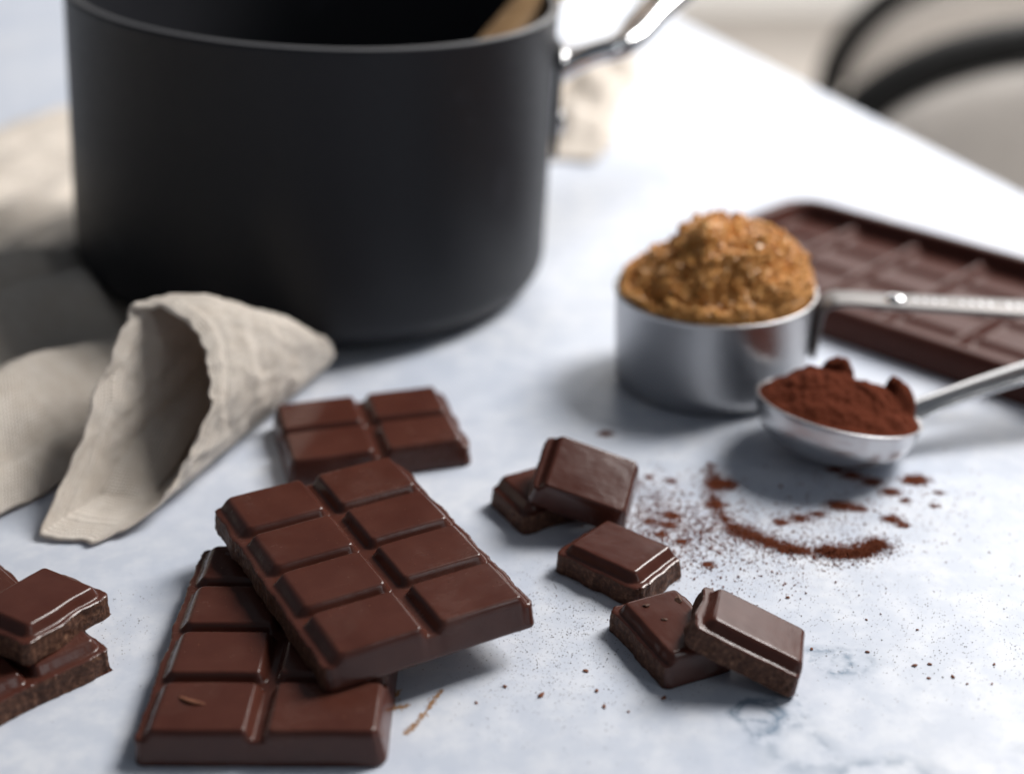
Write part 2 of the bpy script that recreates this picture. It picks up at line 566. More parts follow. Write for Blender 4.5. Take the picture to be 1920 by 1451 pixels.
def wooden_spoon():
    t = tag(empty('wooden_spoon', (-0.055, 0.452, 0.040), (0, 0, 0)), 'brown wooden spoon resting inside the dark saucepan', 'spoon')
    base = Vector((-0.055, 0.452, 0.040))
    a, b = Vector((-0.062, 0.4460, 0.030)), Vector((0.050, 0.5640, 0.133))
    d = (b - a)
    pts = [a + d * k / 12 - base for k in range(13)]
    rad = [(0.010, 0.003), (0.016, 0.004), (0.0185, 0.0045), (0.0175, 0.0045), (0.013, 0.0045)] + [(0.0085, 0.0045)] * 8
    V, F = tube(pts, rad, 16)
    mesh_obj('blade', V[:16 * 5], [f for f in F if max(f) < 16 * 5], M_wood, t)
    mesh_obj('shaft', V[16 * 4:], [tuple(i - 64 for i in f) for f in F if min(f) >= 64], M_wood, t)
    return t
wooden_spoon()

# ------------------------------------------------------------------ chocolate
CW, CD, LIP, TOP = 25.2, 17.9, 5.5, 8.0      # millimetres

def prof_s(t):
    """bevel profile: concave foot, straight slope, rounded shoulder"""
    t = min(1, max(0, t))
    a, b = 0.26, 0.52
    k = 1 / (a / 2 + (b - a) + (1 - b) / 2)
    if t < a:
        return k * t * t / (2 * a)
    if t < b:
        return k * (a / 2 + (t - a))
    return k * (a / 2 + (b - a) + (t - b) - (t - b) ** 2 / (2 * (1 - b)))

def axis_samples(L):
    e = [0, 0.15, 0.35, 0.6, 0.85, 1.1]
    x = 1.35
    while x < 5.2:
        e.append(x); x += 0.28
    mid = []
    n = max(3, int((L - 2 * e[-1]) / 1.1))
    for k in range(1, n):
        mid.append(e[-1] + (L - 2 * e[-1]) * k / n)
    return e + mid + [L - v for v in reversed(e)]

def slab_cell(name, ix, iy, nx, ny, sides, seed, parent, loc=None, rot=None, broken_amp=0.55, bevel=2.35, groove=0.6):
    """one square of a chocolate slab. sides: dict l r f b -> 'm' moulded or 'k' broken"""
    x0, y0 = ix * CW - nx * CW / 2, iy * CD - ny * CD / 2
    us, vs_ = axis_samples(CW), axis_samples(CD)
    ext = {'l': ix == 0, 'r': ix == nx - 1, 'f': iy == 0, 'b': iy == ny - 1}
    sx, sy = nx * CW / 2, ny * CD / 2
    def height(x, y):
        u, v = x - x0, y - y0
        g = lambda s: -0.75 if ext[s] and sides[s] == 'm' else groove * (1 if s in 'lr' else 0.45) + (0.6 if ext[s] else 0)
        dx = min((u - g('l')) * (0.72 if ext['l'] and sides['l'] == 'k' and nx > 1 else 1), CW - u - g('r'))
        dy = min(v - g('f'), CD - v - g('b')) * 1.3
        r = 2.9
        if dx <= 0 or dy <= 0:
            d = min(dx, dy)
        else:
            d = r - math.hypot(max(r - dx, 0), max(r - dy, 0)) if (dx < r or dy < r) else min(dx, dy)
        h = LIP + (TOP - LIP) * prof_s(d / bevel)
        cu, cv = u / CW - 0.5, v / CD - 0.5
        h += 0.12 * (1 - 4 * cu * cu) * (1 - 4 * cv * cv)
        h += 0.10 * nz(x * 0.11 + seed, y * 0.11, seed) + 0.025 * nz(x * 0.6, y * 0.6, seed)
        for s, dd in (('l', x + sx), ('r', sx - x), ('f', y + sy), ('b', sy - y)):
            if ext[s] and dd < 0.7:
                h -= 0.45 * (1 - dd / 0.7) ** 2 * (1 if sides[s] == 'm' else 0.6)
                if sides[s] == 'k':
                    h += (1 - dd / 0.7) * 0.14 * nz(x * 0.9, y * 0.9, seed + 9)
        return h
    def warp(x, y):
        ox = oy = 0
        for s, dd, sg in (('l', x + sx, -1), ('r', sx - x, 1)):
            if ext[s]:
                f = max(0, 1 - dd / 3.0)
                if sides[s] == 'k':
                    ox += sg * f * broken_amp * (1.3 * nz(y * 0.16, seed, sg) + 0.45 * nz(y * 0.6, seed, sg + 4) + 0.18 * nz(y * 2.2, seed, sg))
                else:
                    ox += sg * f * 0.12 * nz(y * 0.15, seed, sg)
        for s, dd, sg in (('f', y + sy, -1), ('b', sy - y, 1)):
            if ext[s]:
                f = max(0, 1 - dd / 3.0)
                if sides[s] == 'k':
                    oy += sg * f * broken_amp * (1.3 * nz(x * 0.16, seed + 7, sg) + 0.45 * nz(x * 0.6, seed, sg + 8) + 0.18 * nz(x * 2.2, seed + 3, sg))
                else:
                    oy += sg * f * 0.12 * nz(x * 0.15, seed, sg)
        return x + ox, y + oy
    RC = 1.8
    def corner(x, y):
        """pull outer corners in to a small radius; also the outward direction there"""
        hx = (ext['r'] and x > sx - RC) - (ext['l'] and x < -sx + RC)
        hy = (ext['b'] and y > sy - RC) - (ext['f'] and y < -sy + RC)
        if not (hx and hy):
            return x, y, None
        cx_, cy_ = hx * (sx - RC), hy * (sy - RC)
        ox, oy = x - cx_, y - cy_
        l = math.hypot(ox, oy)
        if l < 1e-9:
            return x, y, None
        m = max(abs(ox), abs(oy))
        return cx_ + ox * m / l, cy_ + oy * m / l, (ox / l, oy / l)
    V, F, mi, cdirs = [], [], [], {}
    nu, nv = len(us), len(vs_)
    for u in us:
        for v in vs_:
            x, y = x0 + u, y0 + v
            h = height(x, y)
            X, Y, cdir = corner(x, y)
            wx, wy = warp(x, y)
            V.append((X + wx - x, Y + wy - y, h))
            cdirs[len(V) - 1] = cdir
    id_ = lambda i, j: i * nv + j
    for i in range(nu - 1):
        for j in range(nv - 1):
            F.append((id_(i, j), id_(i + 1, j), id_(i + 1, j + 1), id_(i, j + 1)))
            mi.append(0)
    K = 9
    rings = {'f': [id_(i, 0) for i in range(nu)], 'r': [id_(nu - 1, j) for j in range(nv)],
             'b': [id_(i, nv - 1) for i in range(nu - 1, -1, -1)], 'l': [id_(0, j) for j in range(nv - 1, -1, -1)]}
    nrm = {'f': (0, -1), 'r': (1, 0), 'b': (0, 1), 'l': (-1, 0)}
    cx, cy = x0 + CW / 2, y0 + CD / 2
    for s, ring in rings.items():
        if not ext[s]:
            continue
        base = len(V)
        nxn, nyn = nrm[s]
        for q in ring:
            X, Y, Z = V[q]
            for k in range(K):
                t = k / (K - 1)
                z = Z * (1 - t)
                def disp(sd):
                    if sides[sd] == 'k':
                        env = min(1, 5 * t) * (0.55 + 0.45 * math.sin(math.pi * t))
                        return env * broken_amp * (0.9 * nz(X * 0.22, Y * 0.22, z * 0.35 + seed) + 0.35 * nz(X * 0.8, Y * 0.8, z * 0.9 + seed) + 0.16 * nz(X * 2.6, Y * 2.6, z * 2.6)) + 0.25 * t
                    return 1.35 * t - (0.35 * max(0, t - 0.88) / 0.12) + 0.05 * nz(X * 0.5, Y * 0.5, z)
                if cdirs[q] is None:
                    ax, ay = nxn, nyn
                    dd = disp(s)
                else:
                    ax, ay = cdirs[q]
                    dd = ax * ax * disp('r' if ax > 0 else 'l') + ay * ay * disp('b' if ay > 0 else 'f')
                V.append((X + ax * dd, Y + ay * dd, max(0, z)))
        for i in range(len(ring) - 1):
            for k in range(K - 1):
                q = base + i * K + k
                F.append((q, q + 1, q + K + 1, q + K))
                mi.append(1 if sides[s] == 'k' else 0)
    # underside
    b0 = len(V)
    V += [(x0, y0, 0.0), (x0 + CW, y0, 0.0), (x0 + CW, y0 + CD, 0.0), (x0, y0 + CD, 0.0)]
    F.append((b0, b0 + 3, b0 + 2, b0 + 1)); mi.append(0)
    V = [(a / 1000, b / 1000, c / 1000) for a, b, c in V]
    o = mesh_obj(name, V, F, [M_choc, M_broken], parent, True, mi)
    me = o.data
    # one continuous shading normal over neighbouring squares
    nrml = []
    e = 0.12
    cn = {}
    for i, u in enumerate(us):
        for j, v in enumerate(vs_):
            if u in (0, us[-1]) or v in (0, vs_[-1]):
                x, y = x0 + u, y0 + v
                inner_x = (u == 0 and not ext['l']) or (u == us[-1] and not ext['r'])
                inner_y = (v == 0 and not ext['f']) or (v == vs_[-1] and not ext['b'])
                if inner_x or inner_y:
                    hx = 0 if inner_x else (height(x + e, y) - height(x - e, y)) / (2 * e)
                    hy = 0 if inner_y else (height(x, y + e) - height(x, y - e)) / (2 * e)
                    cn[id_(i, j)] = Vector((-hx, -hy, 1)).normalized()
    if cn:
        vn = [Vector(n.vector) for n in me.vertex_normals]
        for k, n in cn.items():
            vn[k] = n
        me.normals_split_custom_set_from_vertices([tuple(n) for n in vn])
    if loc is not None:
        o.location, o.rotation_euler = loc, rot
    return o

def slab(nx, ny, sides, seed, loc, rot, label, anchor='centre', name='chocolate_bar', group=None, skip=()):
    rot = tuple(R(a) for a in rot)
    loc = Vector(loc) / 1000
    if anchor == 'front':        # given point is the middle of the front edge
        loc = loc + Matrix.Rotation(rot[2], 3, 'Z') @ (Matrix.Rotation(rot[1], 3, 'Y') @ (Matrix.Rotation(rot[0], 3, 'X') @ Vector((0, ny * CD / 2000, 0))))
    if nx * ny == 1:
        o = slab_cell(name, 0, 0, 1, 1, sides, seed, None, loc, rot)
        return tag(o, label, 'chocolate', group)
    t = tag(empty(name, loc, rot), label, 'chocolate', group)
    for ix in range(nx):
        for iy in range(ny):
            if (ix, iy) in skip:
                continue
            slab_cell('chocolate_square', ix, iy, nx, ny, sides, seed, t)
    return t
S = lambda l, r, f, b: {'l': l, 'r': r, 'f': f, 'b': b}
slab(2, 4, S('k', 'm', 'm', 'k'), 1.3, (-51.9, 229.6, 0.15), (0, 0, -0.3), 'chocolate bar lying flat under the crossed eight-square bar', 'front')
slab(2, 4, S('k', 'k', 'm', 'm'), 5.1, (-17.0, 254.4, 8.45), (1.0, 0.4, 29.2), 'eight-square chocolate bar laid crosswise on top of another bar', 'front')
slab(2, 2, S('m', 'k', 'm', 'm'), 8.7, (-35.9, 347.6, 0.15), (0, 0, 15.4), 'four-square chocolate block lying beside the rolled napkin', 'front')
P = 'chocolate_piece'
slab(1, 1, S('k', 'm', 'm', 'm'), 11.2, (18.2, 325.9, 8.6), (24.0, 17.0, -9.7), 'chocolate square tilted up on a darker square, nearest the measuring cup', name=P)
slab(1, 1, S('k', 'k', 'k', 'm'), 13.9, (9.6, 330.4, 0.15), (0, 0, 28.9), 'shaded chocolate square lying under the tilted one, nearest the measuring cup', name=P)
slab(1, 1, S('k', 'k', 'k', 'm'), 17.4, (26.1, 298.6, 0.15), (0, 0, 50.2 - 90), 'single chocolate square lying flat between the two leaning pairs', name=P)
slab(1, 1, S('k', 'm', 'k', 'k'), 19.3, (36.0, 269.0, 0.15), (0, 0, 24.3 - 90), 'shaded chocolate square with shavings lying under the leaning pale-topped square', name=P)
slab(1, 1, S('k', 'm', 'k', 'k'), 23.8, (50.8, 261.4, 5.2), (-2.8, 22.4, -14.2), 'pale-topped chocolate square leaning on the shaded one beside the marble ring marks', name=P)
slab(1, 1, S('k', 'k', 'k', 'm'), 29.1, (-105.5, 265.3, 8.35), (1.9, 4.4, 61.1), 'chocolate square with a shiny edge stacked on a chocolate strip', name=P)
slab(1, 3, S('k', 'k', 'm', 'k'), 31.6, (-117.4, 251.0, 0.15), (0, 0, -46.5), 'chocolate strip with a crumbly broken side under the shiny-edged square', name='chocolate_strip')
slab(1, 2, S('m', 'k', 'm', 'k'), 37.2, (-131.5, 276.0, 0.15), (0, 0, -46.5), 'ragged-edged chocolate strip lying behind the stacked square and strip', name='chocolate_strip')

# ------------------------------------------------------------------ measuring cup and brown sugar
def polar_heap(name, R0, heightfn, mat, parent=None, nr=70, na=150, base_z=0.0, jitter=None):
    """a heap over a round opening: height as a function of (x, y), edge sunk below base"""
    V, F = [(0, 0, heightfn(0, 0))], []
    for i in range(1, nr + 1):
        r = R0 * (i / nr) ** 0.9
        for k in range(na):
            a = 2 * math.pi * k / na
            x, y = r * math.cos(a), r * math.sin(a)
            z = heightfn(x, y)
            if jitter:
                dx, dy, dz = jitter(x, y, z)
                x, y, z = x + dx, y + dy, z + dz
            V.append((x, y, z))
    for k in range(na):
        F.append((0, 1 + k, 1 + (k + 1) % na))
    for i in range(nr - 1):
        for k in range(na):
            q = (k + 1) % na
            F.append((1 + i * na + k, 1 + (i + 1) * na + k, 1 + (i + 1) * na + q, 1 + i * na + q))
    # closing skirt
    b = len(V)
    for k in range(na):
        x, y, z = V[1 + (nr - 1) * na + k]
        V.append((x * 0.9, y * 0.9, base_z))
    for k in range(na):
        q = (k + 1) % na
        F.append((1 + (nr - 1) * na + k, b + k, b + q, 1 + (nr - 1) * na + q))
    F.append(tuple(range(b + na - 1, b - 1, -1)))
    return mesh_obj(name, V, F, mat, parent)

CUP = Vector((0.0625, 0.4103, 0))
def measuring_cup():
    t = tag(empty('measuring_cup', CUP), 'round steel measuring cup heaped with brown sugar', 'measuring cup')
    Rr, h = 0.0306, 0.0308
    prof = [(0, 0.0006), (0.024, 0.0006), (0.0262, 0.0), (0.0285, 0.0007), (0.0297, 0.0022), (0.0301, 0.006), (Rr, h - 0.0012), (Rr + 0.0006, h - 0.0003), (Rr + 0.0003, h + 0.0003),
            (Rr - 0.0005, h), (Rr - 0.0008, h - 0.001), (0.0292, 0.006), (0.027, 0.002), (0, 0.0018)]
    V, F = lathe(prof, 128)
    mesh_obj('bowl', V, F, M_cup, t)
    d = Vector((60.0, -9.0, 0)).normalized()
    sd = Vector((-d.y, d.x, 0))
    a = Vector((0.0296, -0.0090, 0)) 
    pts = [Vector((0.0303, -0.0070, 0.012)), Vector((0.0310, -0.0072, 0.020)), Vector((0.0318, -0.0074, 0.0268)), Vector((0.0335, -0.0078, 0.0293)), Vector((0.0375, -0.0086, 0.0303))]
    for s in (0.012, 0.03, 0.05, 0.07, 0.085, 0.09):
        pts.append(Vector((0.0375, -0.0086, 0.0303)) + d * s)
    # flat strip with a turned-down neck
    V, F = [], []
    sp = spline(pts, 5)
    n = len(sp)
    for i, p in enumerate(sp):
        p = Vector(p)
        tt = (Vector(sp[min(i + 1, n - 1)]) - Vector(sp[max(i - 1, 0)])).normalized()
        nn = sd.cross(tt) * -1
        w = 0.0055 if i < 20 else 0.0050 + 0.0012 * sstep(20, n - 6, i)
        if i >= n - 3:
            w *= 0.75
        for a_, b_ in ((-1, -0.5), (-0.86, -1), (0.86, -1), (1, -0.5), (1, 0.5), (0.86, 1), (-0.86, 1), (-1, 0.5)):
            V.append(p + sd * (w * a_) + nn * (0.0009 * b_))
    for i in range(n - 1):
        for k in range(8):
            q = (k + 1) % 8
            F.append((i * 8 + k, (i + 1) * 8 + k, (i + 1) * 8 + q, i * 8 + q))
    F += [tuple(range(8)), tuple((n - 1) * 8 + k for k in range(7, -1, -1))]
    hd = mesh_obj('handle', V, F, M_strip, t)
    V, F = lathe([(0.0034, 0), (0.0032, 0.0007), (0.002, 0.0013), (0, 0.0015)], 20)
    rv = mesh_obj('rivet', V, F, M_bright, hd)
    rv.location = Vector((0.0375, -0.0086, 0.0311)) + d * 0.0155
    # worn raised strokes of the stamped marking: too blurred to read
    rng = random.Random(4)
    V, F = [], []
    for i in range(15):
        s = 0.0215 + i * 0.0027
        if i in (4, 9):
            continue
        c = Vector((0.0375, -0.0086, 0.0310)) + d * s
        hw, hl = 0.0005, rng.uniform(0.0010, 0.0019)
        b = len(V)
        for z in (0, 0.0004):
            for p, q in ((-1, -1), (1, -1), (1, 1), (-1, 1)):
                V.append(c + d * (hw * p) + sd * (hl * q) + Vector((0, 0, z)))
        F += [(b + 4, b + 5, b + 6, b + 7)] + [(b + k, b + (k + 1) % 4, b + 4 + (k + 1) % 4, b + 4 + k) for k in range(4)]
    mesh_obj('stamped_marking', V, F, M_steel, hd, smooth=False)
    return t
measuring_cup()

def sugar():
    R0 = 0.0303
    def h(x, y):
        # peak a little behind the middle; a low shoulder on the left side, steep on the right
        px, py = 0.0020, 0.002
        dx, dy = x - px, y - py
        th = math.atan2(dy, dx)
        rr = math.hypot(x, y) / R0
        r = math.hypot(dx, dy) / 0.030
        dome = 0.0148 * (1 - sstep(0.30, 1.2, r)) + 0.0035 * (1 - rr ** 2)
        dome -= 0.0035 * max(0, -math.cos(th)) ** 1.5 * sstep(0.25, 0.55, r) * (1 - sstep(0.8, 1.0, rr))
        dome += 0.0020 * max(0, math.cos(th)) * sstep(0.3, 0.7, r) * (1 - sstep(0.85, 1.0, rr))
        return 0.0315 + dome - 0.0015 * sstep(0.93, 1.0, rr)
    o = polar_heap('brown_sugar_heap', R0 - 0.0008, h, M_sugar, None, 110, 260, 0.004)
    me = o.data
    nrm = [Vector(v.vector) for v in me.vertex_normals]
    surf = []
    for v, n in zip(me.vertices, nrm):
        rr = math.hypot(v.co.x, v.co.y) / R0
        if v.co.z < 0.010:
            continue
        q = v.co * 1000
        c1 = noise.voronoi(q * 0.20)[0][0]
        c2 = noise.voronoi(q * 0.52)[0][0]
        d = 3.3 * (0.45 - c1) + 1.5 * (0.42 - c2) + 1.0 * noise.noise(q * 0.7) + 2.6 * noise.noise(q * 0.12 + Vector((3, 1, 0))) + 0.45 * noise.noise(q * 1.4)
        d *= (1 - 0.85 * sstep(0.86, 1.0, rr)) / 1000
        v.co += n * d
        if rr > 0.9:
            k = min(1, (R0 - 0.0008) / max(1e-6, math.hypot(v.co.x, v.co.y)))
            if v.co.z < 0.0325:
                v.co.x *= k; v.co.y *= k
        surf.append((v.co.copy(), n))
    o.location = CUP
    tag(o, 'golden brown sugar heaped above the rim of the steel cup', 'sugar')
    # loose grains and clumps on the surface
    rng = random.Random(8)
    V, F = [], []
    for i in range(6000):
        x, y, z = rng.choice(surf)[0]
        s = rng.uniform(0.0003, 0.00075) * (2.0 if rng.random() < 0.07 else 1)
        b = len(V)
        q = Matrix.Rotation(rng.uniform(0, 6), 3, Vector((rng.gauss(0, 1), rng.gauss(0, 1), rng.gauss(0, 1))).normalized())
        for c in ((1, 0, 0), (-1, 0, 0), (0, 1, 0), (0, -1, 0), (0, 0, 1), (0, 0, -1)):
            V.append(Vector((x, y, z)) + q @ (Vector(c) * s))
        F += [(b, b + 2, b + 4), (b + 2, b + 1, b + 4), (b + 1, b + 3, b + 4), (b + 3, b, b + 4), (b + 2, b, b + 5), (b + 1, b + 2, b + 5), (b + 3, b + 1, b + 5), (b, b + 3, b + 5)]
    g = mesh_obj('sugar_grains', V, F, M_grain, o, smooth=False)
    g['kind'] = 'stuff'
sugar()

# ------------------------------------------------------------------ measuring spoon with cocoa
SP = Vector((0.092, 0.3609, 0.0143))
SPN = Vector((0.17, 0.142, 1.0)).normalized()
def measuring_spoon():
    q = Vector((0, 0, 1)).rotation_difference(SPN)
    t = empty('measuring_spoon', SP)
    t.rotation_mode = 'QUATERNION'
    t.rotation_quaternion = q
    tag(t, 'round steel measuring spoon heaped with cocoa powder', 'spoon')
    Rr, dp = 0.0232, 0.0146
    prof = []
    for k in range(0, 13):
        a = (math.pi / 2) * k / 12
        prof.append((Rr * math.sin(a) ** 0.85 if k else 0, -dp * math.cos(a) ** 0.85 if k < 12 else 0))
    prof += [(Rr + 0.0005, 0.0004), (Rr - 0.0003, 0.0006)]
    for k in range(11, -1, -1):
        a = (math.pi / 2) * k / 12
        prof.append(((Rr - 0.001) * math.sin(a) ** 0.85 if k else 0, -(dp - 0.001) * math.cos(a) ** 0.85))
    V, F = lathe(prof, 96)
    mesh_obj('bowl', V, F, M_steel, t)
    inv = q.to_matrix().inverted()
    w = lambda p: inv @ (Vector(p) - SP)
    pts = [w((0.1130, 0.3660, 0.0100)), w((0.1165, 0.3668, 0.0107)), w((0.1230, 0.3690, 0.0122)), w((0.135, 0.373, 0.0147)), w((0.149, 0.377, 0.0175)), w((0.175, 0.3845, 0.0222)), w((0.205, 0.392, 0.0275)), w((0.212, 0.394, 0.0287))]
    rad = [(0.0052, 0.0009), (0.0049, 0.0010), (0.0046, 0.0012), (0.0048, 0.0011), (0.0053, 0.0010), (0.0060, 0.0010), (0.0064, 0.0010), (0.0045, 0.0009)]
    V, F = tube(spline(pts, 6), [tuple(x) for x in spline(rad, 6)], 14, up=tuple(inv @ Vector((0, 0, 1))))
    mesh_obj('handle', V, F, M_bright, t)
    return q
SPQ = measuring_spoon()

def cocoa_heap():
    R0 = 0.0226
    lumps = [(-0.0005, 0.0075, 0.0050, 0.0042), (0.0165, -0.0005, 0.0062, 0.0044), (-0.008, 0.002, 0.0022, 0.008), (0.009, -0.004, 0.002, 0.006)]
    def h(x, y):
        X, Y = x * 1000, y * 1000
        rr = math.hypot(x, y) / R0
        z = 0.0002 + 0.0078 * (1 - rr ** 2.2)
        for lx, ly, lh, lr in lumps:
            d = math.hypot(x - lx, y - ly) / lr
            z += lh * math.sqrt(max(0, 1 - min(1, d / 1.15) ** 2.2))
        e = 1 - sstep(0.88, 1.0, rr)
        z += e * (0.0016 * noise.noise(Vector((X * 0.17, Y * 0.17, 3))) + 0.0007 * noise.noise(Vector((X * 0.5, Y * 0.5, 5))) + 0.00025 * noise.noise(Vector((X * 2, Y * 2, 5))))
        return z
    o = polar_heap('cocoa_heap', R0, h, M_cocoa, None, 80, 180, -0.003)
    o.location = SP
    o.rotation_mode = 'QUATERNION'
    o.rotation_quaternion = SPQ
    tag(o, 'dark red-brown cocoa powder heaped with lumps in the steel spoon', 'cocoa powder')
cocoa_heap()

# ------------------------------------------------------------------ silicone mould
def mould():
    e1 = Vector((0.70711, -0.70711, 0)); e2 = Vector((0.70711, 0.70711, 0))
    L, Wd = 0.205, 0.094
    org = e1 * (-0.314) + e2 * 0.3855
    rot = R(-45)
    t = empty('chocolate_mould', org, (0, 0, rot))
    tag(t, 'dark brown tray with a grid of rectangular cells beside the measuring cup', 'mould')
    HZ = 0.0105
    rim, cx, cy = 0.0065, 0.0272, 0.0202
    def h(x, y):
        # distance inside the rounded rectangle
        r = 0.016
        dx, dy = min(x, L - x), min(y, Wd - y)
        d = r - math.hypot(max(r - dx, 0), max(r - dy, 0)) if (dx < r and dy < r) else min(dx, dy)
        z = 0.0010 + (HZ - 0.001) * math.sqrt(max(0, 1 - (1 - min(1, d / 0.003)) ** 2))
        z -= 0.0072 * sstep(rim - 0.001, rim + 0.0030, d)
        if d > rim + 0.002:
            u, v = (x - rim) % cx, (y - rim) % cy
            eu, ev = min(u, cx - u), min(v, cy - v)
            lift = max(0.0036 * (1 - prof_s((eu - 0.0003) / 0.0034)), 0.0016 * (1 - prof_s((ev - 0.0002) / 0.0032)))
            z += lift * sstep(rim + 0.002, rim + 0.005, d)
        return z
    nx, ny = 260, 130
    r = 0.016
    V, F = [], []
    for i in range(nx + 1):
        for j in range(ny + 1):
            x, y = L * i / nx, Wd * j / ny
            # squeeze the grid's corners onto the rounded outline
            cxp, cyp = (r if x < r else L - r if x > L - r else x), (r if y < r else Wd - r if y > Wd - r else y)
            ox, oy = x - cxp, y - cyp
            if ox and oy:
                m = max(abs(ox), abs(oy)); l = math.hypot(ox, oy)
                ox, oy = ox * m / l, oy * m / l
                x, y = cxp + ox, cyp + oy
            V.append((x, y, h(x, y)))
    for i in range(nx):
        for j in range(ny):
            q = i * (ny + 1) + j
            F.append((q, q + ny + 1, q + ny + 2, q + 1))
    ring = [i * (ny + 1) for i in range(nx + 1)] + [nx * (ny + 1) + j for j in range(1, ny + 1)] + [i * (ny + 1) + ny for i in range(nx - 1, -1, -1)] + [j for j in range(ny - 1, 0, -1)]
    b = len(V)
    V += [(V[q][0], V[q][1], 0.0002) for q in ring]
    for k in range(len(ring)):
        k2 = (k + 1) % len(ring)
        F.append((ring[k2], ring[k], b + k, b + k2))
    F.append(tuple(b + k for k in range(len(ring) - 1, -1, -1)))
    mesh_obj('tray', V, F, M_mould, t)
mould()

# ------------------------------------------------------------------ linen napkin
PAN_C = Vector((-0.0731, 0.4983))
def pan_clearance(x, y):
    """highest the cloth may lie under the tilted pan"""
    rho = math.hypot(x - PAN_C.x, y - PAN_C.y)
    zb = 0.0056 - math.tan(R(4.0)) * (x - PAN_C.x) + math.tan(R(0.7)) * (y - PAN_C.y) - 0.0012
    if rho < 0.0727:
        return zb
    if rho < 0.0840:
        return zb + 0.0115 - math.sqrt(max(0, 0.0115 ** 2 - (rho - 0.0727) ** 2))
    return zb + 0.0115 + (rho - 0.0840) * 6

def cloth_obj(name, grid, parent, closed=False, thick=0.0008, step=0.001):
    """grid[i][j] of Vectors -> cloth mesh with UVs in metres along the weave"""
    n, m = len(grid), len(grid[0])
    V = [p for row in grid for p in row]
    F = []
    for i in range(n - 1):
        for j in range(m if closed else m - 1):
            q = (j + 1) % m
            F.append((i * m + j, i * m + q, (i + 1) * m + q, (i + 1) * m + j))
    o = mesh_obj(name, V, F, M_linen, parent)
    uv = o.data.uv_layers.new(name='UVMap')
    ul = [0.0]
    for i in range(1, n):
        ul.append(ul[-1] + (grid[i][m // 2] - grid[i - 1][m // 2]).length)
    vl = [0.0]
    for j in range(1, m + 1):
        vl.append(vl[-1] + (grid[0][j % m] - grid[0][j - 1]).length)
    for p in o.data.polygons:
        for li, k in zip(p.loop_indices, p.vertices):
            i, j = k // m, k % m
            if j == 0 and closed and any(v % m == m - 1 for v in p.vertices):
                j = m
            uv.data[li].uv = (ul[i], vl[j])
    md = o.modifiers.new('thickness', 'SOLIDIFY')
    md.thickness = thick
    md.offset = 0
    return o

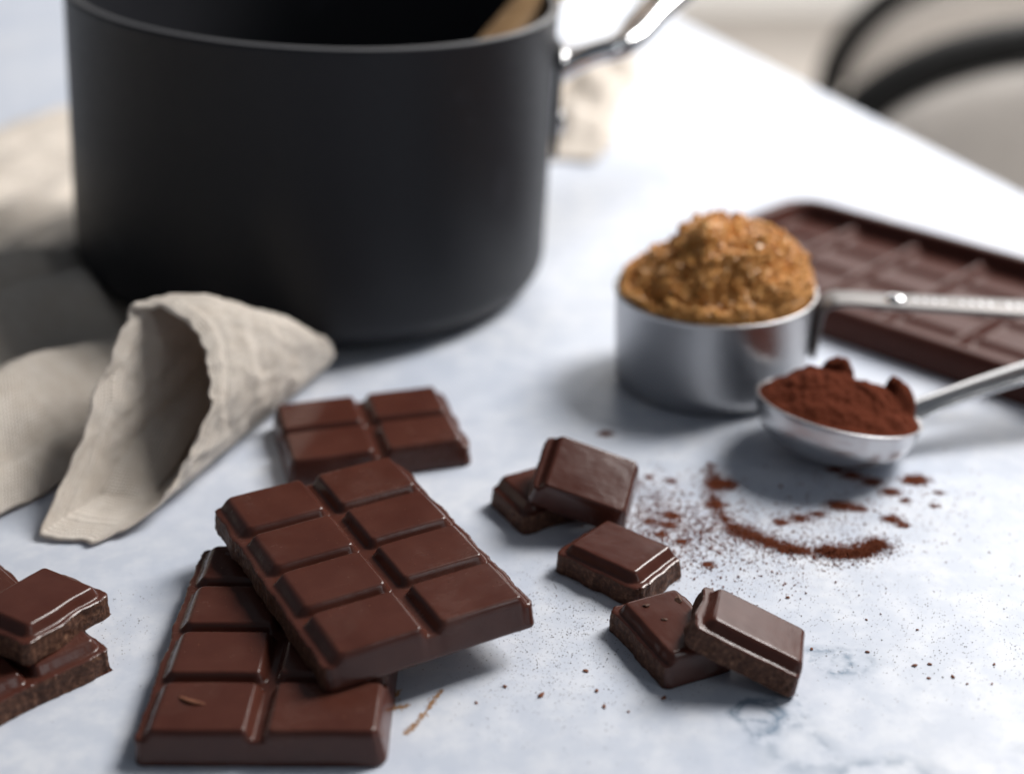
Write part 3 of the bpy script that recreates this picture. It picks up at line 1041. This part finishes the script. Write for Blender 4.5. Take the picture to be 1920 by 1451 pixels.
def napkin():
    t = tag(empty('linen_napkin', (-0.12, 0.33, 0)), 'beige linen napkin rolled open at one corner and tucked under the saucepan', 'napkin')
    base = Vector((-0.12, 0.33, 0))
    mm = lambda p: Vector(p) / 1000
    # mouth of the rolled corner, front hem first, then up the right lip, over the top and down the left lip
    mouth = [(-121.6, 315.0, 1.5), (-114.0, 312.6, 1.0), (-105.4, 312.6, 1.3), (-97.8, 317.3, 3.0), (-90.4, 323.6, 7.6), (-85.8, 331.7, 14.2), (-81.9, 342.0, 22.4), (-82.4, 351.2, 29.8),
             (-84.9, 358.2, 35.3), (-89.6, 363.3, 39.4), (-97.5, 366.8, 42.0), (-105.0, 365.9, 41.0), (-108.5, 357.5, 34.8), (-111.3, 347.5, 26.8), (-114.4, 334.7, 16.6), (-118.6, 324.0, 8.0)]
    tip = [(-66.5, 413, 2.0), (-65.0, 412.5, 1.2), (-62.0, 412.0, 1.0), (-59.5, 411.5, 2.2), (-57.5, 411.0, 4.5), (-56.5, 410.5, 7.0), (-56.5, 410.0, 9.5), (-57.5, 410.0, 11.5),
           (-59.0, 410.0, 12.6), (-60.5, 410.0, 13.2), (-62.5, 410.5, 13.2), (-64.5, 411.0, 12.0), (-66.0, 411.5, 10.0), (-67.0, 412, 7.5), (-67.5, 412.5, 5.0), (-67.2, 413.0, 3.2)]
    ms = spline([mm(p) for p in mouth] + [mm(mouth[0])], 9)[:-1]
    ts = spline([mm(p) for p in tip] + [mm(tip[0])], 9)[:-1]
    ns = 70
    m = len(ms)
    cen = sum((Vector(p) for p in ms), Vector()) / m
    tcen = sum((Vector(p) for p in ts), Vector()) / m
    grid = []
    for i in range(ns + 1):
        s = (i / ns) ** 1.25
        row = []
        for j in range(m):
            a, b = Vector(ms[j]), Vector(ts[j])
            p = a.lerp(b, s)
            c = cen.lerp(tcen, s)
            up = sstep(0.008, 0.034, a.z)
            f = j / m
            p.z += 0.0062 * up * (s ** 0.7) * (1 - s) * 3.2 * (1.0 if f > 0.3 else 0.6)
            p.x += 0.0045 * up * math.sin(math.pi * s) * (1 if a.x > -0.1 else -0.2)
            q = (p - c)
            d = q.normalized()
            amp = 0.0011 * min(1, 4 * s + 0.3) * (0.25 + 0.75 * sstep(0.002, 0.010, p.z))
            p += d * amp * (noise.noise(Vector((f * 9, s * 2.2, 1.7))) * 1.6 + noise.noise(Vector((p.x * 130, p.y * 130, p.z * 130))) + 0.5 * noise.noise(p * 330))
            cr = 1 - abs(noise.noise(Vector((f * 14 + s * 2.5, s * 3.2 + f * 3, 6.6)))) * 5
            p += d * (0.0010 * max(0, cr) * sstep(0.004, 0.012, p.z) * (1 - 0.5 * s))
            # wavy hem lip
            if s < 0.16:
                hem = 1 - s / 0.16
                p += d * (0.0016 * hem * noise.noise(Vector((f * 36, 3.1, s * 22))) * sstep(0.0, 0.006, a.z))
                p += (b - a).normalized() * (0.0022 * hem * noise.noise(Vector((f * 30, 8.1, 0))))
                if 0.085 < s < 0.115:
                    p -= d * 0.00045
            p.z = max(p.z, 0.0008)
            row.append(p - base)
        grid.append(row)
    # close the pinched end
    last = grid[-1]
    c = sum(last, Vector()) / m
    for k in (0.75, 0.4, 0.1):
        grid.append([c + (p - c) * k + Vector((0.0012 * (1 - k), 0.0004 * (1 - k), 0)) for p in last])
    cloth_obj('rolled_corner', grid, t, True, 0.0006)
    # loose inner ply lying in the mouth
    fl = []
    for i in range(34):
        s = i / 33
        row = []
        for j in range(30):
            v = j / 29
            a = Vector((-0.1130, 0.3300, -0.0008)).lerp(Vector((-0.0985, 0.3795, 0.027)), v)
            b = Vector((-0.0985, 0.3290, -0.0008)).lerp(Vector((-0.0865, 0.3765, 0.0085)), v)
            p = a.lerp(b, s)
            p.z += 0.004 * math.sin(math.pi * s) * v + 0.0016 * noise.noise(Vector((s * 3, v * 3.5, 5))) * min(1, v * 4)
            p.y += 0.003 * math.sin(3 * s) * v
            row.append(p - base)
        fl.append(row)
    cloth_obj('inner_ply', fl, t)
    # the folded body of the napkin along the left, running under the pan
    prof = [(13, 1.2), (16, 3.5), (21, 8.0), (25, 7.4), (31, 14), (39, 21), (46, 20), (52, 12), (57, 9.5), (64, 13), (73, 20), (82, 22), (90, 17.5), (95, 13.5), (101, 16), (112, 19), (124, 14),
            (138, 8), (152, 7), (165, 11), (178, 13), (192, 9), (208, 6), (226, 8), (244, 10), (262, 6), (280, 2.5)]
    pc = spline(prof, 6)
    A = Vector((0.5, 0.866, 0)); N = Vector((-0.866, 0.5, 0)); p0 = Vector((-0.122, 0.318, 0))
    grid = []
    ni = len(pc)
    for i in range(ni):
        n_, z_ = pc[i]
        n0, z0 = pc[max(0, i - 1)]
        s_end = min(0.054 + 1.74 * n_ / 1000, 0.300)
        row = []
        for j in range(120):
            s = -0.100 + (s_end + 0.100) * j / 119
            n = n_ / 1000 + 0.009 * noise.noise(Vector((s * 9, n_ * 0.012, 0.3))) * sstep(12, 40, n_)
            if n_ < 40:
                n += 0.20 * max(0, 0.012 - s) * (1 - n_ / 60) * 0.6
            p = p0 + A * s + N * n
            z = z_ / 1000 * (0.98 + 0.55 * noise.noise(Vector((s * 14, n_ * 0.02, 4.4))))
            z *= 1 - 0.35 * sstep(0.02, 0.10, s) * (1 - sstep(60, 120, n_))
            z += 0.0016 * noise.noise(Vector((p.x * 60, p.y * 60, 2))) + 0.0005 * noise.noise(Vector((p.x * 240, p.y * 240, 2)))
            fold = sstep(14, 30, n_)
            z += fold * (0.0042 * noise.noise(Vector((n_ * 0.085 + s * 9, s * 5, 7.7))) + 0.0055 * (0.35 - abs(noise.noise(Vector((n_ * 0.045 - s * 6, s * 4.5, 2.9))) * 2.2)))
            lim = pan_clearance(p.x, p.y)
            z = min(z, lim)
            p.z = max(0.0008, z)
            row.append(p - base)
        grid.append(row)
    cloth_obj('folded_body', grid, t)
napkin()

def back_cloth():
    t_loc = Vector((0.028, 0.735, 0))
    grid = []
    for i in range(70):
        row = []
        for j in range(80):
            u, v = -1 + 2 * i / 69, -1 + 2 * j / 79
            x, y = 0.030 * u, 0.105 * v
            x += 0.010 * noise.noise(Vector((v * 2, 3.3, 0))) + 0.022 * v
            y += 0.010 * noise.noise(Vector((u * 2, 7.3, 0)))
            e = (1 - abs(u) ** 4) * (1 - abs(v) ** 4)
            w = (x * 0.55 + y) * 1000
            z = 0.0012 + e * 0.014 * (0.5 + 0.5 * math.sin(w * 0.085 + 2.0 * noise.noise(Vector((u * 1.3, v * 1.3, 1))))) ** 1.4
            z += e * 0.003 * noise.noise(Vector((u * 4, v * 4, 9)))
            row.append(Vector((x, y, max(0.0008, z))))
        grid.append(row)
    o = cloth_obj('linen_cloth', grid, None)
    o.location = t_loc
    tag(o, 'crumpled pale linen cloth lying behind the saucepan handle', 'cloth')
back_cloth()

# ------------------------------------------------------------------ crumbs, dust and spilled cocoa on the table
OCT = [(1, 0, 0), (-1, 0, 0), (0, 1, 0), (0, -1, 0), (0, 0, 1), (0, 0, -1)]
OCF = [(0, 2, 4), (2, 1, 4), (1, 3, 4), (3, 0, 4), (2, 0, 5), (1, 2, 5), (3, 1, 5), (0, 3, 5)]
class Grains:
    def __init__(self, seed):
        self.V, self.F, self.r = [], [], random.Random(seed)
    def add(self, x, y, s, z=None, flat=0.6):
        r = self.r
        b = len(self.V)
        a = r.uniform(0, 6.3)
        c, sn = math.cos(a), math.sin(a)
        z = s * flat * 0.8 if z is None else z
        for p in OCT:
            k = s * r.uniform(0.6, 1.2)
            px, py = p[0] * k, p[1] * k
            self.V.append((x + px * c - py * sn, y + px * sn + py * c, max(0.00002, z + p[2] * k * flat)))
        self.F += [tuple(b + i for i in f) for f in OCF]
    def build(self, name, mat, label, cat):
        o = mesh_obj(name, self.V, self.F, mat, None, smooth=False)
        o['kind'] = 'stuff'
        return tag(o, label, cat)

def on_chocolate(x, y):
    for cx, cy, r in ((0.0096, 0.3304, 0.010), (0.0261, 0.2986, 0.0095), (0.036, 0.269, 0.0095), (0.050, 0.262, 0.009)):
        if math.hypot(x - cx, y - cy) < r:
            return True
    return False

M_spill = mat_grainy('loose cocoa', [(0.3, (0.15, 0.042, 0.022)), (0.7, (0.25, 0.085, 0.048))], 1500, 0.3, 1.0, 0.0004, 0.05)
def cocoa_spill():
    g = Grains(21)
    r = g.r
    def trail(pts, wid, cnt, hgt):
        sp = spline([(*p, 0) for p in pts], 14)
        n = len(sp)
        for _ in range(cnt):
            k = r.random() * (n - 1)
            i = int(k); f = k - i
            p = sp[i] * (1 - f) + sp[min(i + 1, n - 1)] * f
            t = k / (n - 1)
            env = (0.55 + 1.1 * abs(noise.noise(Vector((t * 6 + wid * 900, 1, 0))))) * min(1, 6 * t + 0.3, 6 * (1 - t) + 0.3)
            if noise.noise(Vector((t * 9 + wid * 500, 4, 0))) < 0.0 and r.random() < 0.75:
                continue
            if r.random() < 0.28:
                env *= 2.4
            o = r.gauss(0, wid * env)
            o2 = r.gauss(0, wid * env)
            z = hgt * min(env, 1.2) * math.exp(-(o * o + o2 * o2) / (2 * (wid * env) ** 2)) * r.random()
            g.add(p[0] + o, p[1] + o2 * 0.8, r.uniform(0.00012, 0.00034), max(0.0001, z))
    mm = lambda L: [(a / 1000, b / 1000) for a, b in L]
    # the ring left where the spoon had been set down
    trail(mm([(57.2, 321.5), (61.0, 317.0), (66.0, 313.0), (70.5, 310.0), (75.5, 308.8)]), 0.0021, 5200, 0.0011)
    trail(mm([(77.5, 309.5), (83, 308.0), (88.5, 308.5), (92.5, 311.0), (94.0, 313.5)]), 0.0021, 7500, 0.0019)
    trail(mm([(55.5, 354.0), (56.0, 345.5), (54.5, 336.0), (55.0, 328.0), (58.0, 321.0)]), 0.0017, 1700, 0.0008)
    for cx, cy, w, n in ((57.5, 342.5, 2.2, 900), (54.6, 332.0, 1.6, 260), (111.5, 345.0, 1.9, 620), (99.5, 344.0, 1.7, 260), (103.0, 338.5, 1.5, 240), (88.0, 331.5, 2.0, 420), (92.5, 330.0, 1.2, 180),
                         (76.0, 325.0, 1.5, 200), (70.5, 323.0, 1.2, 160), (81.0, 327.0, 1.2, 120), (100.0, 324.5, 1.5, 260), (102.5, 321.5, 0.9, 110), (94.5, 347.5, 1.5, 260), (90.5, 351.0, 1.2, 160),
                         (31.5, 354.0, 1.3, 210), (27.5, 372.0, 1.1, 170), (33.5, 343.5, 1.2, 100), (38.0, 346.5, 0.8, 60), (44.0, 344.5, 0.9, 70), (42.5, 326.5, 1.3, 170), (41.0, 321.5, 1.2, 150),
                         (36.5, 323.5, 1.0, 90), (38.5, 317.0, 1.0, 90), (43.5, 313.5, 0.9, 90), (49.0, 303.0, 0.8, 110), (106.0, 334.0, 0.9, 70), (116.0, 338.0, 0.8, 60), (113.0, 331.0, 0.8, 50)):
        for _ in range(int(n * 2.0)):
            o, p = r.gauss(0, w), r.gauss(0, w * 0.75)
            z = 0.00028 * w * math.exp(-(o * o + p * p) / (w * w)) * r.random()
            g.add((cx + o) / 1000, (cy + p) / 1000, r.uniform(0.00010, 0.00030), max(0.00008, z))
    # scattered sprinkle
    for cx, cy, sx, sy, n in ((38, 325, 6, 12, 1700), (42, 318, 9, 8, 1100), (52, 325, 7, 9, 700), (55, 312, 12, 7, 620), (75, 318, 16, 9, 620), (92, 335, 16, 10, 320), (60, 297, 16, 7, 260), (110, 330, 12, 12, 160), (150, 300, 14, 16, 160)):
        for _ in range(n):
            x, y = (cx + r.gauss(0, sx)) / 1000, (cy + r.gauss(0, sy)) / 1000
            if not on_chocolate(x, y):
                g.add(x, y, abs(r.gauss(0, 0.00014)) + 0.00009)
    # the finest powder, a thin film round the ring and the pieces
    for cx, cy, sx, sy, n in ((40, 325, 9, 12, 3200), (58, 318, 14, 10, 2600), (78, 320, 18, 12, 2600), (95, 335, 16, 12, 1400), (55, 300, 16, 8, 1200)):
        for _ in range(n):
            x, y = (cx + r.gauss(0, sx)) / 1000, (cy + r.gauss(0, sy)) / 1000
            if not on_chocolate(x, y):
                g.add(x, y, r.uniform(0.00004, 0.00009))
    g.build('spilled_cocoa', M_spill, 'red-brown cocoa powder spilled in a broken ring below the spoon', 'cocoa powder')
cocoa_spill()

def dust():
    g = Grains(33)
    r = g.r
    for cx, cy, sx, sy, n in ((8, 280, 10, 14, 900), (20, 268, 12, 12, 700), (22, 290, 9, 8, 300), (100, 275, 22, 14, 1100), (70, 285, 20, 12, 500), (118, 262, 14, 12, 260), (-92, 275, 5, 12, 190), (10, 250, 22, 10, 220), (50, 245, 40, 12, 160), (0, 258, 12, 8, 260)):
        for _ in range(n):
            x, y = (cx + r.gauss(0, sx)) / 1000, (cy + r.gauss(0, sy)) / 1000
            if not on_chocolate(x, y):
                g.add(x, y, min(0.00024, abs(r.gauss(0, 0.00005)) + 0.00006))
    g.build('chocolate_dust', M_dust, 'fine dark chocolate dust sprinkled on the marble round the broken squares', 'dust')
M_dust = mat_grainy('chocolate dust', [(0.3, (0.05, 0.022, 0.014)), (0.7, (0.12, 0.06, 0.035))], 900, 0.2, 0.9)
dust()

def shard(name, loc, size, seed, mat, stretch=1.6, flat=0.45):
    r = random.Random(seed)
    bm = bmesh.new()
    bmesh.ops.create_icosphere(bm, subdivisions=1, radius=1)
    for v in bm.verts:
        k = 1 + 0.8 * noise.noise(v.co * 1.9 + Vector((seed * 3.7, 0, 0)))
        v.co = Vector((v.co.x * stretch * k, v.co.y * k, v.co.z * flat * k)) * size
    zmin = min(v.co.z for v in bm.verts)
    for v in bm.verts:
        v.co.z -= zmin
    me = bpy.data.meshes.new(name)
    bm.to_mesh(me); bm.free()
    me.materials.append(mat)
    o = link(bpy.data.objects.new(name, me))
    o.location = loc
    o.rotation_euler = (0, 0, r.uniform(0, 6.28))
    return o

M_crumb = mat_grainy('chocolate crumb', [(0.3, (0.14, 0.05, 0.03)), (0.7, (0.28, 0.12, 0.07))], 900, 0.3, 0.8)
k = 0
for x, y, s in ((-1.5, 254.5, 0.55), (6.3, 251.5, 0.75), (16.5, 260.0, 0.6), (18.5, 253.0, 0.55), (20.0, 247.5, 0.6), (33.0, 250.5, 0.65), (25.0, 246.0, 0.35), (-7.8, 249.0, 0.45),
                (68.5, 268.0, 0.45), (81.0, 267.0, 0.5), (90.5, 262.0, 0.6), (94.0, 262.5, 0.5), (92.5, 257.5, 0.45), (98.0, 258.0, 0.5), (100.5, 255.5, 0.35), (66.5, 288.5, 0.5),
                (83.5, 279.5, 0.35), (94.5, 275.5, 0.4), (108.5, 262.5, 0.4), (106.0, 255.5, 0.35), (50.0, 301.5, 0.6), (124.0, 287.5, 0.4)):
    o = shard('chocolate_crumb', (x / 1000, y / 1000, 0.00002), s / 1350, k, M_crumb)
    tag(o, 'tiny reddish chocolate crumb lying alone on the bare marble', 'crumb', 'crumbs scattered on the marble')
    k += 1

def smear(pts, w, cnt, seed, label):
    """dried caramel scraped over the stone: flat ragged specks along a line"""
    g = Grains(seed)
    r = g.r
    sp = spline([(a / 1000, b / 1000, 0) for a, b in pts], 12)
    n = len(sp)
    for _ in range(cnt):
        k = r.random() * (n - 1)
        i = int(k); f = k - i
        p = sp[i] * (1 - f) + sp[min(i + 1, n - 1)] * f
        if noise.noise(Vector((k * 0.45, seed, 0))) < -0.08:
            continue
        e = w / 1000 * (0.35 + 0.9 * abs(noise.noise(Vector((k * 0.3, seed + 5, 0)))))
        g.add(p[0] + r.gauss(0, e), p[1] + r.gauss(0, e), r.uniform(0.00012, 0.00032), 0.00006, 0.22)
    o = mesh_obj('caramel_smear', g.V, g.F, M_stain, None, smooth=False)
    return tag(o, label, 'smear')
smear([(-15.5, 253.3), (-17.0, 250.0), (-18.3, 246.5), (-20.5, 242.0), (-22.5, 238.5)], 0.62, 420, 3, 'long thin dried caramel smear on the marble beside the flat bar')
smear([(-24.8, 253.5), (-25.4, 250.5), (-26.0, 247.5), (-24.0, 247.6), (-22.3, 248.2)], 0.62, 330, 6, 'short hooked dried caramel smear against the flat bar')

# shavings on the squares
def shaving(pts, r, label):
    base = Vector(pts[0]) / 1000
    sp = [Vector(p) - base for p in spline([Vector(p) / 1000 for p in pts], 8)]
    n = len(sp)
    V, F = tube(sp, [(r / 1000 * (0.4 + 0.6 * math.sin(math.pi * (i + 1) / (n + 1))), r / 2200) for i in range(n)], 8)
    o = mesh_obj('chocolate_shaving', V, F, M_crumb)
    o.location = base
    return tag(o, label, 'shaving')
shaving([(-69.5, 240.6, 8.3), (-67.6, 239.2, 8.7), (-65.6, 238.5, 8.6), (-63.8, 238.3, 8.3)], 0.5, 'slim curved shaving on the front square of the flat bar')
for i, (x, y, s) in enumerate(((31.0, 273.5, 0.6), (38.5, 276.0, 0.85), (34.5, 268.0, 0.5))):
    o = shard('chocolate_flake', (x / 1000, y / 1000, 0.0082), s / 1000, 50 + i, M_broken, 1.7, 0.4)
    tag(o, 'small crumbly flake lying on the shaded square under the pale-topped one', 'flake', 'flakes on the shaded square')

def bar_specks(bar, nx, ny, cnt, seed):
    """loose specks of chocolate lying on the squares of a bar"""
    g = Grains(seed)
    r = g.r
    for _ in range(cnt):
        x, y = r.uniform(-nx * CW / 2 + 4, nx * CW / 2 - 4), r.uniform(-ny * CD / 2 + 3, ny * CD / 2 - 3)
        u, v = (x + nx * CW / 2) % CW, (y + ny * CD / 2) % CD
        if not (4.2 < u < CW - 4.2 and 3.2 < v < CD - 3.2):
            continue
        s = abs(r.gauss(0, 0.00007)) + 0.00006
        g.add(x / 1000, y / 1000, s * (2.2 if r.random() < 0.06 else 1), 0.00815)
    o = mesh_obj('specks', g.V, g.F, M_crumb, bar, smooth=False)
    o['kind'] = 'stuff'
bars = [o for o in scene.objects if o.name.startswith('chocolate_bar')]
for q, (b, dims) in enumerate(zip(bars, ((2, 4), (2, 4), (2, 2)))):
    bar_specks(b, *dims, 150 if dims[1] == 4 else 60, 90 + q)
